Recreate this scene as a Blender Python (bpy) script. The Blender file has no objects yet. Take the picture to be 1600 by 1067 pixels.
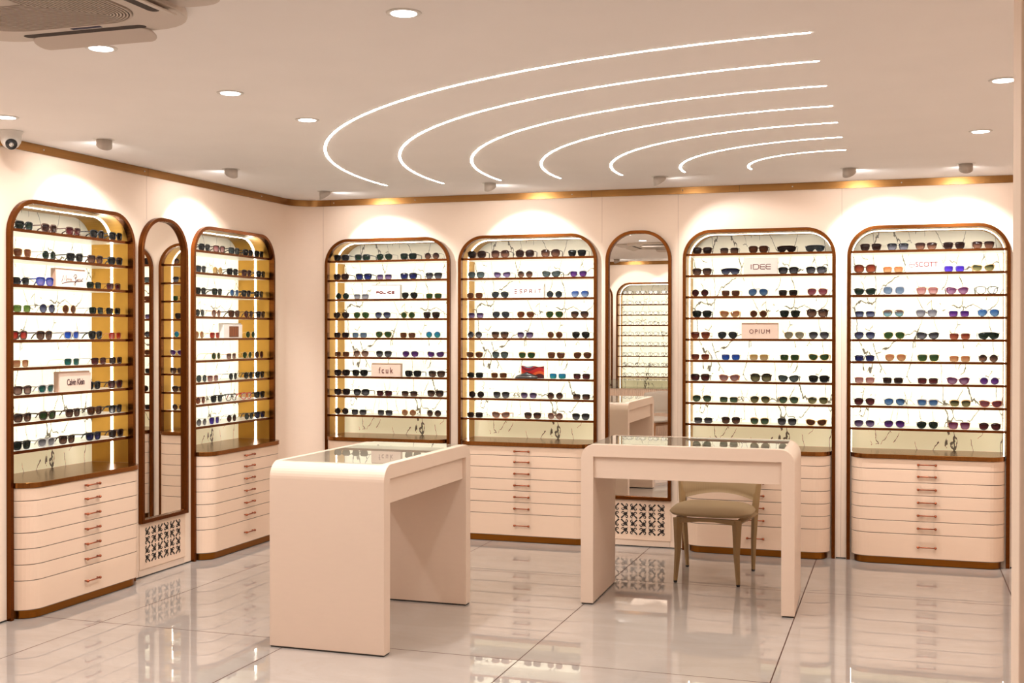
import bpy, bmesh, math, random
from mathutils import Vector, Matrix
PI = math.pi
sc = bpy.context.scene
COL = sc.collection
random.seed(7)

# ---------------------------------------------------------------- camera
cam_data = bpy.data.cameras.new('camera')
cam_data.sensor_fit = 'HORIZONTAL'
cam_data.sensor_width = 36.0
cam_data.lens = 1860.95 / 1600 * 36.0
cam_data.clip_start = 0.05
cam = bpy.data.objects.new('camera', cam_data)
COL.objects.link(cam)
_yaw, _pitch, _roll = -0.3156, -0.0080, 0.0011
_f = Vector((math.sin(_yaw) * math.cos(_pitch), math.cos(_yaw) * math.cos(_pitch), math.sin(_pitch)))
_r = Vector((math.cos(_yaw), -math.sin(_yaw), 0)); _u = _r.cross(_f)
_r2 = _r * math.cos(_roll) + _u * math.sin(_roll); _u2 = -_r * math.sin(_roll) + _u * math.cos(_roll)
_m = Matrix((_r2, _u2, -_f)).transposed().to_4x4(); _m.translation = (4.7497, -8.841, 1.6206)
cam.matrix_world = _m
sc.camera = cam

# ---------------------------------------------------------------- world, exposure
w = bpy.data.worlds.new('world'); sc.world = w; w.use_nodes = True
w.node_tree.nodes['Background'].inputs[0].default_value = (1, .85, .72, 1)
w.node_tree.nodes['Background'].inputs[1].default_value = 0.3
sc.view_settings.view_transform = 'Standard'
sc.view_settings.look = 'None'
sc.view_settings.exposure = 0.27
sc.view_settings.gamma = 1.0
sc.view_settings.use_curve_mapping = False
sc.cycles.use_denoising = True
sc.cycles.max_bounces = 9
sc.cycles.diffuse_bounces = 5
sc.cycles.glossy_bounces = 5
sc.cycles.transparent_max_bounces = 10
sc.cycles.transmission_bounces = 6
sc.cycles.caustics_reflective = False
sc.cycles.caustics_refractive = False
sc.cycles.sample_clamp_indirect = 4.0

# light levels used by the lamp builders below
DOWN_W, WASH_W, ARC_E, STRIP_E, PANEL_E, DISC_E = 13.5, 74.0, 42.0, 15.0, .78, 9.0
WARM = (1.0, .97, .94)
H, TB, TOP = 2.70, 2.649, 2.377        # ceiling, underside of brass trim, top of the arches
OPP, RIGHT = -9.06, 6.4                # opposite wall, right wall

# ---------------------------------------------------------------- materials
def lin(c):
    if isinstance(c, str):
        c = [int(c[i:i+2], 16) / 255 for i in (0, 2, 4)]
    return tuple(v / 12.92 if v <= .04045 else ((v + .055) / 1.055) ** 2.4 for v in c) + (1,)
def mat(name, col, rough=.5, metal=0., spec=.5, alpha=1., coat=0.):
    m = bpy.data.materials.new(name); m.use_nodes = True
    b = m.node_tree.nodes['Principled BSDF']
    b.inputs['Base Color'].default_value = lin(col) if isinstance(col, str) else tuple(col) + (1,)
    b.inputs['Roughness'].default_value = rough
    b.inputs['Metallic'].default_value = metal
    b.inputs['Specular IOR Level'].default_value = spec
    b.inputs['Alpha'].default_value = alpha
    b.inputs['Coat Weight'].default_value = coat
    return m
def N(m, t, **kw):
    n = m.node_tree.nodes.new(t)
    for k, v in kw.items():
        if k in n.inputs.keys() if isinstance(k, str) else False: n.inputs[k].default_value = v
        else: setattr(n, k, v)
    return n
def LK(m, a, b): m.node_tree.links.new(a, b)
def bsdf(m): return m.node_tree.nodes['Principled BSDF']
def emis(name, col, s):
    m = bpy.data.materials.new(name); m.use_nodes = True
    b = bsdf(m); b.inputs['Base Color'].default_value = (.8, .8, .8, 1)
    b.inputs['Emission Color'].default_value = tuple(col) + (1,); b.inputs['Emission Strength'].default_value = s
    return m
def math_node(m, op, a, b=None):
    n = N(m, 'ShaderNodeMath', operation=op)
    for i, v in enumerate((a, b)):
        if v is None: continue
        if isinstance(v, (int, float)): n.inputs[i].default_value = v
        else: LK(m, v, n.inputs[i])
    return n.outputs[0]
def grain(m, base, amt=.04, scale=(60, 60, 8), bump=0.):
    """slight uneven tone of a laminate"""
    tc = N(m, 'ShaderNodeTexCoord'); mp = N(m, 'ShaderNodeMapping'); mp.inputs['Scale'].default_value = scale
    nz = N(m, 'ShaderNodeTexNoise'); nz.inputs['Scale'].default_value = 1.0; nz.inputs['Detail'].default_value = 4
    rp = N(m, 'ShaderNodeValToRGB'); c = lin(base) if isinstance(base, str) else tuple(base) + (1,)
    rp.color_ramp.elements[0].color = tuple(v * (1 - amt) for v in c[:3]) + (1,)
    rp.color_ramp.elements[1].color = tuple(min(1, v * (1 + amt)) for v in c[:3]) + (1,)
    rp.color_ramp.elements[0].position = .3; rp.color_ramp.elements[1].position = .7
    LK(m, tc.outputs['Object'], mp.inputs[0]); LK(m, mp.outputs[0], nz.inputs['Vector'])
    LK(m, nz.outputs['Fac'], rp.inputs[0]); LK(m, rp.outputs[0], bsdf(m).inputs['Base Color'])
    if bump:
        bp = N(m, 'ShaderNodeBump'); bp.inputs['Strength'].default_value = bump; bp.inputs['Distance'].default_value = .002
        LK(m, nz.outputs['Fac'], bp.inputs['Height']); LK(m, bp.outputs[0], bsdf(m).inputs['Normal'])
    return m

WALL_C = (.86, .69, .565)
M = {}
M['wall'] = grain(mat('wall laminate', WALL_C, .55), WALL_C, .008, (12, 12, 60))
M['seam'] = mat('seam', (.45, .31, .24), .8)
M['ceiling'] = grain(mat('ceiling paint', (.93, .90, .885), .9), (.93, .90, .885), .012, (3, 3, 3))
M['trim'] = grain(mat('bronze trim', (.30, .15, .05), .30, 1.), (.30, .15, .05), .1, (2, 2, 200))
M['frame'] = grain(mat('brass frame', (.155, .048, .010), .26, 1.), (.155, .048, .010), .08, (6, 6, 160))
M['lining'] = grain(mat('gold lining', (.44, .235, .05), .38, 1.), (.44, .235, .05), .08, (160, 6, 6))
M['counter'] = grain(mat('bronze worktop', (.28, .115, .03), .22, 1.), (.28, .115, .03), .1, (160, 6, 6))
M['edge'] = mat('brass edge', (.155, .045, .010), .26, 1.)
M['plinth'] = grain(mat('bronze plinth', (.26, .10, .015), .30, 1.), (.26, .10, .015), .08, (6, 6, 200))
M['shelf'] = mat('white shelf', (.92, .91, .86), .25)
M['drawer'] = grain(mat('blush drawer front', (.80, .60, .465), .38), (.80, .60, .465), .008, (12, 12, 60))
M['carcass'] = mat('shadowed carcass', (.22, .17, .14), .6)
M['handle'] = mat('copper handle', (.36, .10, .045), .3, .85)
M['strip'] = emis('led strip', (1, .93, .80), STRIP_E)
M['arc'] = emis('ceiling light line', (1, .92, .80), ARC_E)
M['disc'] = emis('downlight lens', (1, .97, .95), DISC_E)
M['bulb'] = emis('spot lens', (1, .86, .70), 12)
M['white'] = mat('white fitting', (.72, .70, .67), .4)
M['grey'] = mat('grey fitting', (.50, .44, .39), .5)
M['dark'] = mat('dark gap tone', (.012, .007, .005), .7)
M['black'] = mat('black plastic', (.012, .012, .013), .25)
M['blacksole'] = mat('black sole', (.02, .018, .016), .6)
M['mirror'] = mat('mirror glass', (.86, .84, .80), 0., 1.)
M['desk'] = grain(mat('blush desk laminate', (.72, .565, .46), .42), (.72, .565, .46), .008, (12, 12, 60))
M['tray'] = mat('cream tray', (.80, .70, .52), .5)
M['metal'] = mat('steel', (.6, .58, .55), .3, 1.)
M['chairleg'] = mat('olive tan frame', (.31, .195, .085), .42)
M['wood'] = mat('brown wood', (.30, .13, .05), .4)
M['ac'] = mat('air conditioner plastic', (.62, .54, .48), .5)
M['acdark'] = mat('air conditioner gap shade', (.045, .03, .025), .8)  # near-black sheets put the shade behind slats and in outlets into colour
M['acslat'] = mat('air conditioner slat', (.50, .42, .36), .5)
M['display'] = mat('dark display', (.02, .02, .07), .7)
M['signface'] = mat('sign face', (.80, .62, .52), .4)
M['signwhite'] = mat('sign face white', (.78, .72, .67), .4)
M['signback'] = mat('sign back', (.45, .27, .19), .4)
M['ink'] = mat('maroon lettering', (.13, .012, .012), .5)
M['inkdark'] = mat('dark lettering', (.05, .012, .02), .5)
M['leather'] = mat('brown leather patch', (.16, .055, .02), .6)

def fabric(name, c, stripes=False):
    m = mat(name, c, .75); tc = N(m, 'ShaderNodeTexCoord')
    wv = N(m, 'ShaderNodeTexWave'); wv.inputs['Scale'].default_value = 55 if stripes else 150
    LK(m, tc.outputs['Object'], wv.inputs['Vector'])
    bp = N(m, 'ShaderNodeBump'); bp.inputs['Strength'].default_value = .25; bp.inputs['Distance'].default_value = .002
    LK(m, wv.outputs['Fac'], bp.inputs['Height']); LK(m, bp.outputs[0], bsdf(m).inputs['Normal'])
    return m
M['seat'] = fabric('tan upholstery', (.37, .26, .145))
M['back'] = fabric('ribbed tan upholstery', (.38, .265, .145), True)
M['palefabric'] = fabric('pale grey upholstery', (.50, .43, .36))

def marble(name, c0, glow, gcol=(1, .945, .74, 1)):
    """white stone with thin broken dark veins; glow > 0: translucent sheet lit from behind, or glow added to plain stone"""
    m = mat(name, c0, .3); tc = N(m, 'ShaderNodeTexCoord')
    mp = N(m, 'ShaderNodeMapping'); mp.inputs['Rotation'].default_value = (0, math.radians(-38), 0); mp.inputs['Scale'].default_value = (1.0, 1, .42)
    LK(m, tc.outputs['Object'], mp.inputs[0])
    wn = N(m, 'ShaderNodeTexNoise'); wn.inputs['Scale'].default_value = 7; wn.inputs['Detail'].default_value = 5; LK(m, mp.outputs[0], wn.inputs['Vector'])
    ws = N(m, 'ShaderNodeVectorMath', operation='SCALE'); ws.inputs['Scale'].default_value = .11; LK(m, wn.outputs['Color'], ws.inputs[0])
    wa = N(m, 'ShaderNodeVectorMath', operation='ADD'); LK(m, mp.outputs[0], wa.inputs[0]); LK(m, ws.outputs[0], wa.inputs[1])
    def vein(scale, width, off):
        mo = N(m, 'ShaderNodeVectorMath', operation='ADD'); mo.inputs[1].default_value = (off, off * 2, off * 3)
        LK(m, wa.outputs[0], mo.inputs[0])
        n = N(m, 'ShaderNodeTexVoronoi', feature='DISTANCE_TO_EDGE'); n.inputs['Scale'].default_value = scale
        LK(m, mo.outputs[0], n.inputs['Vector'])
        return math_node(m, 'LESS_THAN', n.outputs['Distance'], width)
    v1, v2 = vein(4.8, .0075, 0), vein(12, .0125, 7.3)
    g = N(m, 'ShaderNodeTexNoise'); g.inputs['Scale'].default_value = 8; g.inputs['Detail'].default_value = 3
    LK(m, mp.outputs[0], g.inputs['Vector'])
    mask1 = math_node(m, 'GREATER_THAN', g.outputs['Fac'], .47); mask2 = math_node(m, 'LESS_THAN', g.outputs['Fac'], .41)
    v = math_node(m, 'MAXIMUM', math_node(m, 'MULTIPLY', v1, mask1), math_node(m, 'MULTIPLY', v2, mask2))
    mx = N(m, 'ShaderNodeMix', data_type='RGBA'); mx.inputs['A'].default_value = tuple(c0) + (1,); mx.inputs['B'].default_value = (.07, .05, .035, 1)
    LK(m, math_node(m, 'MULTIPLY', v, .9), mx.inputs['Factor'])
    LK(m, mx.outputs['Result'], bsdf(m).inputs['Base Color'])
    if glow:
        mx2 = N(m, 'ShaderNodeMix', data_type='RGBA'); mx2.inputs['A'].default_value = gcol; mx2.inputs['B'].default_value = (.05, .035, .02, 1)
        LK(m, math_node(m, 'MULTIPLY', v, .95), mx2.inputs['Factor'])
        LK(m, mx2.outputs['Result'], bsdf(m).inputs['Emission Color']); bsdf(m).inputs['Emission Strength'].default_value = glow
    return m
M['marble'] = marble('veined stone', (.80, .74, .62), 0)
M['marbleglow'] = marble('backlit veined stone', (.85, .80, .68), PANEL_E)
M['marblefill'] = marble('veined stone with added glow', (.80, .70, .50), .40, (1, .80, .48, 1))  # glow added to the stone to lighten the bottom compartment

def floor_mat():
    m = mat('polished marble tile', (.6, .55, .5), .01); b = bsdf(m); b.inputs['Specular IOR Level'].default_value = 1.0
    tc = N(m, 'ShaderNodeTexCoord'); sp = N(m, 'ShaderNodeSeparateXYZ'); LK(m, tc.outputs['Object'], sp.inputs[0])
    def line(o, off, period, wid):
        f = math_node(m, 'FRACT', math_node(m, 'ADD', math_node(m, 'DIVIDE', math_node(m, 'SUBTRACT', o, off), period), 40.5))
        return math_node(m, 'LESS_THAN', math_node(m, 'ABSOLUTE', math_node(m, 'SUBTRACT', f, .5)), wid / period)
    g = math_node(m, 'MAXIMUM', line(sp.outputs[0], .515, 1.222, .0030), line(sp.outputs[1], -1.22, 2.03, .0034))
    # soft clouds and veins, different in every tile
    nz = N(m, 'ShaderNodeTexNoise'); nz.inputs['Scale'].default_value = 1.6; nz.inputs['Detail'].default_value = 7; nz.inputs['Distortion'].default_value = .9; nz.inputs['Roughness'].default_value = .6
    mp = N(m, 'ShaderNodeMapping'); mp.inputs['Rotation'].default_value = (0, 0, .9); mp.inputs['Scale'].default_value = (1, 2.6, 1)
    LK(m, tc.outputs['Object'], mp.inputs[0]); LK(m, mp.outputs[0], nz.inputs['Vector'])
    rp = N(m, 'ShaderNodeValToRGB'); e = rp.color_ramp.elements
    e[0].position = .30; e[0].color = (.40, .35, .315, 1); e[1].position = .70; e[1].color = (.455, .405, .37, 1)
    LK(m, nz.outputs['Fac'], rp.inputs[0])
    d = math_node(m, 'ABSOLUTE', math_node(m, 'SUBTRACT', nz.outputs['Fac'], .5))
    vn = math_node(m, 'MULTIPLY', math_node(m, 'SUBTRACT', 1.0, math_node(m, 'MINIMUM', math_node(m, 'DIVIDE', d, .012), 1.0)), .22)
    mv = N(m, 'ShaderNodeMix', data_type='RGBA'); LK(m, rp.outputs[0], mv.inputs['A']); mv.inputs['B'].default_value = (.40, .32, .26, 1); LK(m, vn, mv.inputs['Factor'])
    mg = N(m, 'ShaderNodeMix', data_type='RGBA'); LK(m, mv.outputs['Result'], mg.inputs['A']); mg.inputs['B'].default_value = (.07, .03, .02, 1); LK(m, g, mg.inputs['Factor'])
    LK(m, mg.outputs['Result'], b.inputs['Base Color'])
    LK(m, math_node(m, 'ADD', math_node(m, 'MULTIPLY', g, .6), .0), b.inputs['Roughness'])
    LK(m, math_node(m, 'SUBTRACT', 1.0, math_node(m, 'MULTIPLY', g, .85)), b.inputs['Specular IOR Level'])
    nb = N(m, 'ShaderNodeTexNoise'); nb.inputs['Scale'].default_value = 5; nb.inputs['Detail'].default_value = 1
    LK(m, tc.outputs['Object'], nb.inputs['Vector'])
    bp = N(m, 'ShaderNodeBump'); bp.inputs['Strength'].default_value = .004; bp.inputs['Distance'].default_value = .012
    LK(m, nb.outputs['Fac'], bp.inputs['Height']); LK(m, bp.outputs[0], b.inputs['Normal'])
    return m
M['floor'] = floor_mat()

def glass_mat():
    m = bpy.data.materials.new('clear glass'); m.use_nodes = True; nt = m.node_tree; nt.nodes.clear()
    o = nt.nodes.new('ShaderNodeOutputMaterial'); mx = nt.nodes.new('ShaderNodeMixShader')
    t = nt.nodes.new('ShaderNodeBsdfTransparent'); t.inputs[0].default_value = (.93, .97, .94, 1)
    g = nt.nodes.new('ShaderNodeBsdfGlossy'); g.inputs['Roughness'].default_value = .01
    f = nt.nodes.new('ShaderNodeFresnel'); f.inputs[0].default_value = 1.55
    LK(m, f.outputs[0], mx.inputs[0]); LK(m, t.outputs[0], mx.inputs[1]); LK(m, g.outputs[0], mx.inputs[2]); LK(m, mx.outputs[0], o.inputs[0])
    return m
M['glass'] = glass_mat()

# ---------------------------------------------------------------- mesh helpers
class MB:
    def __init__(s): s.v = []; s.f = []; s.sm = []
    def add(s, vs, fs, smooth=False):
        o = len(s.v); s.v += [tuple(p) for p in vs]; s.f += [tuple(i + o for i in f) for f in fs]; s.sm += [smooth] * len(fs)
        return s
    def box(s, x0, x1, y0, y1, z0, z1):
        return s.add([(x, y, z) for z in (z0, z1) for y in (y0, y1) for x in (x0, x1)],
                     [(0, 2, 3, 1), (4, 5, 7, 6), (0, 1, 5, 4), (2, 6, 7, 3), (0, 4, 6, 2), (1, 3, 7, 5)])
    def prism(s, pts, d0, d1, axis='z', smooth=False):
        """pts 2D outline; extruded along axis between d0 and d1"""
        n = len(pts)
        def P(a, b, d): return {'z': (a, b, d), 'y': (a, d, b), 'x': (d, a, b)}[axis]
        s.add([P(a, b, d0) for a, b in pts] + [P(a, b, d1) for a, b in pts], [tuple(range(n))[::-1], tuple(range(n, 2 * n))])
        o = len(s.v) - 2 * n
        for i in range(n):
            j = (i + 1) % n; s.f.append((o + i, o + j, o + n + j, o + n + i)); s.sm.append(smooth)
        return s
    def band(s, outer, inner, y0, y1, closed=False):
        """solid band between two polylines (x,z), y0..y1"""
        n = len(outer)
        vs = [(a, y0, b) for a, b in outer] + [(a, y0, b) for a, b in inner] + [(a, y1, b) for a, b in outer] + [(a, y1, b) for a, b in inner]
        fs = []
        for i in range(n if closed else n - 1):
            j = (i + 1) % n
            fs += [(i, j, n + j, n + i), (2 * n + i, 3 * n + i, 3 * n + j, 2 * n + j), (i, 2 * n + i, 2 * n + j, j), (n + i, n + j, 3 * n + j, 3 * n + i)]
        if not closed:
            fs += [(0, n, 3 * n, 2 * n), (n - 1, 3 * n - 1, 4 * n - 1, 2 * n - 1)]
        return s.add(vs, fs)
    def tube(s, pts, r, n=6, caps=True, closed=False):
        pts = [Vector(p) for p in pts]; k = len(pts); rs = r if isinstance(r, (list, tuple)) else [r] * k
        vs = []; up0 = None
        for i, p in enumerate(pts):
            a = pts[(i - 1) % k] if (closed or i > 0) else p; b = pts[(i + 1) % k] if (closed or i < k - 1) else p
            t = (b - a).normalized()
            if up0 is None:
                up0 = Vector((0, 0, 1)) if abs(t.z) < .9 else Vector((0, 1, 0))
            u = (up0 - t * up0.dot(t)).normalized(); w_ = t.cross(u); up0 = u
            vs += [p + (u * math.cos(2 * PI * q / n) + w_ * math.sin(2 * PI * q / n)) * rs[i] for q in range(n)]
        fs = []
        for i in range(k if closed else k - 1):
            j = (i + 1) % k
            for q in range(n): fs.append((i * n + q, i * n + (q + 1) % n, j * n + (q + 1) % n, j * n + q))
        if caps and not closed: fs += [tuple(range(n))[::-1], tuple(range((k - 1) * n, k * n))]
        return s.add(vs, fs, True)
    def lathe(s, prof, n=24, c=(0, 0, 0), smooth=True):
        vs = []; fs = []; k = len(prof)
        for r, z in prof: vs += [(c[0] + r * math.cos(2 * PI * q / n), c[1] + r * math.sin(2 * PI * q / n), c[2] + z) for q in range(n)]
        for i in range(k - 1):
            for q in range(n): fs.append((i * n + q, i * n + (q + 1) % n, (i + 1) * n + (q + 1) % n, (i + 1) * n + q))
        fs += [tuple(range(n))[::-1], tuple(range((k - 1) * n, k * n))]
        return s.add(vs, fs, smooth)
    def mesh(s, name, m):
        me = bpy.data.meshes.new(name); me.from_pydata(s.v, [], s.f); me.update()
        bm = bmesh.new(); bm.from_mesh(me); bmesh.ops.recalc_face_normals(bm, faces=bm.faces[:]); bm.to_mesh(me); bm.free()
        me.polygons.foreach_set('use_smooth', s.sm)
        if m: me.materials.append(m)
        return me
    def build(s, name, m, parent=None, loc=None, bevel=0):
        o = bpy.data.objects.new(name, s.mesh(name, m)); COL.objects.link(o)
        if parent: o.parent = parent
        if loc: o.location = loc
        if bevel:
            b = o.modifiers.new('bevel', 'BEVEL'); b.width = bevel; b.segments = 2; b.limit_method = 'ANGLE'
        return o
def tag(o, label=None, cat=None, group=None, kind=None):
    for k, v in (('label', label), ('category', cat), ('group', group), ('kind', kind)):
        if v: o[k] = v
    return o
def empty(name, loc=(0, 0, 0), rz=0, label=None, cat=None, group=None):
    o = bpy.data.objects.new(name, None); COL.objects.link(o); o.location = loc; o.rotation_euler = (0, 0, rz)
    o.empty_display_size = .1
    return tag(o, label, cat, group)
def struct(o): o['kind'] = 'structure'; return o
def arch(x0, x1, z0, zt, r, n=12, closed=False):
    """up the left side, over the rounded top, down the right"""
    p = [(x0, z0)]
    p += [(x0 + r - r * math.cos(PI / 2 * i / n), zt - r + r * math.sin(PI / 2 * i / n)) for i in range(n + 1)]
    p += [(x1 - r + r * math.sin(PI / 2 * i / n), zt - r + r * math.cos(PI / 2 * i / n)) for i in range(n + 1)]
    p += [(x1, z0)]
    return p
def rrect(cx, cy, w_, h_, r, n=8):
    p = []
    for a, sx, sy in ((0, 1, 1), (1, -1, 1), (2, -1, -1), (3, 1, -1)):
        for i in range(n + 1):
            t = PI / 2 * (a + i / n)
            p.append((cx + sx * (w_ / 2 - r) + r * math.cos(t), cy + sy * (h_ / 2 - r) + r * math.sin(t)))
    return p
def text_mesh(txt, size=.05, sx=1., spacing=1., bold=0.):
    cu = bpy.data.curves.new('txt', 'FONT'); cu.body = txt; cu.size = size; cu.extrude = .0006; cu.offset = bold
    cu.space_character = spacing; cu.align_x = 'CENTER'; cu.align_y = 'CENTER'
    o = bpy.data.objects.new('txt', cu); COL.objects.link(o)
    me = bpy.data.meshes.new_from_object(o.evaluated_get(bpy.context.evaluated_depsgraph_get()))
    bpy.data.objects.remove(o); bpy.data.curves.remove(cu)
    for v in me.vertices: v.co = (v.co.x * sx, -v.co.z, v.co.y)     # stand it up, facing -y
    return me

# ---------------------------------------------------------------- room shell
CABS = {  # offset along the wall, width, wall
    'c3': (.255, 1.097, 'B'), 'c4': (1.422, 1.128, 'B'), 'c5': (3.206, 1.100, 'B'), 'c6': (4.384, 1.080, 'B'),
    'l1': (-3.396, 1.144, 'L'), 'l2': (-1.579, 1.143, 'L')}
R_ARCH, FW, PROT, DEPTH = .21, .025, .03, .30
CT = .77                                                    # worktop height

def wall_skin(name, a0, a1, holes, wall, z1=H):
    """front skin 2 cm thick with arched openings; a = coordinate along the wall"""
    bm = bmesh.new()
    loops = [[(a0, 0), (a1, 0), (a1, z1), (a0, z1)]] + holes
    edges = []
    for lp in loops:
        vs = [bm.verts.new((a, 0, z)) for a, z in lp]
        for i in range(len(vs)): edges.append(bm.edges.new((vs[i], vs[(i + 1) % len(vs)])))
    bmesh.ops.triangle_fill(bm, use_beauty=True, use_dissolve=False, edges=edges)
    r = bmesh.ops.extrude_face_region(bm, geom=bm.faces[:])
    for v in r['geom']:
        if isinstance(v, bmesh.types.BMVert): v.co.y += .02
    bmesh.ops.recalc_face_normals(bm, faces=bm.faces[:])
    me = bpy.data.meshes.new(name); bm.to_mesh(me); bm.free(); me.materials.append(M['wall'])
    o = bpy.data.objects.new(name, me); COL.objects.link(o)
    if wall == 'L': o.rotation_euler = (0, 0, PI / 2)
    if wall == 'O': o.rotation_euler = (0, 0, PI); o.location = (0, OPP, 0)
    return struct(o)
def hole(k):
    x, w_, _ = CABS[k]
    return arch(x + .012, x + w_ - .012, CT - .02, TOP - .012, R_ARCH - .012)
FIL = .228
wall_skin('wall_left', OPP, -FIL, [hole('l1'), hole('l2')], 'L')
wb = wall_skin('wall_back', FIL, RIGHT, [hole(k) for k in ('c3', 'c4', 'c5', 'c6')], 'B')
OC = (.60, 1.12)                                            # cabinet in the opposite wall
wall_skin('wall_front', -RIGHT, 0, [arch(-(OC[0] + OC[1]) + .012, -OC[0] - .012, CT - .02, TOP - .012, R_ARCH - .012)], 'O')
b = MB(); n = 40
arc_pts = [(FIL - FIL * math.cos(PI / 2 * i / n), -FIL + FIL * math.sin(PI / 2 * i / n)) for i in range(n + 1)]
outer = [(x - (.02 if i < n / 2 else 0), y + (.02 if i >= n / 2 else 0)) for i, (x, y) in enumerate(arc_pts)]
b.prism(arc_pts + outer[::-1], 0, H, 'z')
struct(b.build('wall_corner', M['wall']))
struct(MB().box(RIGHT, RIGHT + .1, OPP, .02, 0, H).build('wall_right', M['wall']))
struct(MB().box(5.046, RIGHT, -5.46, -5.24, 0, H).build('wall_partition', M['wall'], bevel=.004))
struct(MB().box(-.4, RIGHT + .1, OPP - .4, .4, -.1, 0).build('floor', M['floor']))
struct(MB().box(-.4, RIGHT + .1, OPP - .4, .4, H, H + .1).build('ceiling', M['ceiling']))
# brass trim under the ceiling: left wall, round the corner, back wall, and the opposite wall
b = MB(); T = .012
path = [(0, OPP)] + arc_pts + [(RIGHT, 0)]
inn = [(T, OPP)] + [(FIL - (FIL - T) * math.cos(PI / 2 * i / n), -FIL + (FIL - T) * math.sin(PI / 2 * i / n)) for i in range(n + 1)] + [(RIGHT, -T)]
b.prism(path + inn[::-1], TB, H, 'z')
t1 = struct(b.build('trim_1', M['trim']))
b = MB()
for y in (-3.1, -2.13, -.62):
    b.tube([(T, y, 2.675), (T + .003, y, 2.675)], .005, 8)
for x in (.33, 1.05, 2.35, 3.2, 4.0, 4.75, 5.5):
    b.tube([(x, -T, 2.675), (x, -T - .003, 2.675)], .005, 8)
b.build('screw', M['metal'], t1)
b = MB()
for y in (-2.09,): b.box(T, T + .0008, y - .001, y + .001, TB, H)
for x in (.30, 2.504, 3.62): b.box(x - .001, x + .001, -T - .0008, -T, TB, H)
b.build('joint', M['dark'], t1)
struct(MB().box(0, RIGHT, OPP, OPP + T, TB, H).build('trim_2', M['trim']))
b = MB().box(-.0005, .0006, -2.092, -2.090, 2.36, TB)
b.box(FIL - .001, FIL + .001, -.0006, .0005, .0, TB).box(2.583, 2.585, -.0006, .0005, 2.3, TB).box(3.166, 3.168, -.0006, .0005, .36, TB)
b.box(4.344, 4.346, -.0006, .0005, 0, TB)
struct(b.build('trim_3', M['seam']))
struct(MB().box(.0, .004, OPP, -3.40, 0, .008).box(0, .004, -2.25, -1.58, 0, .008).box(5.47, RIGHT, -.004, 0, 0, .008)
       .box(2.55, 3.2, -.004, 0, 0, .008).box(4.31, 4.38, -.004, 0, 0, .008).build('baseboard_shadow_gap', M['blacksole']))

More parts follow.
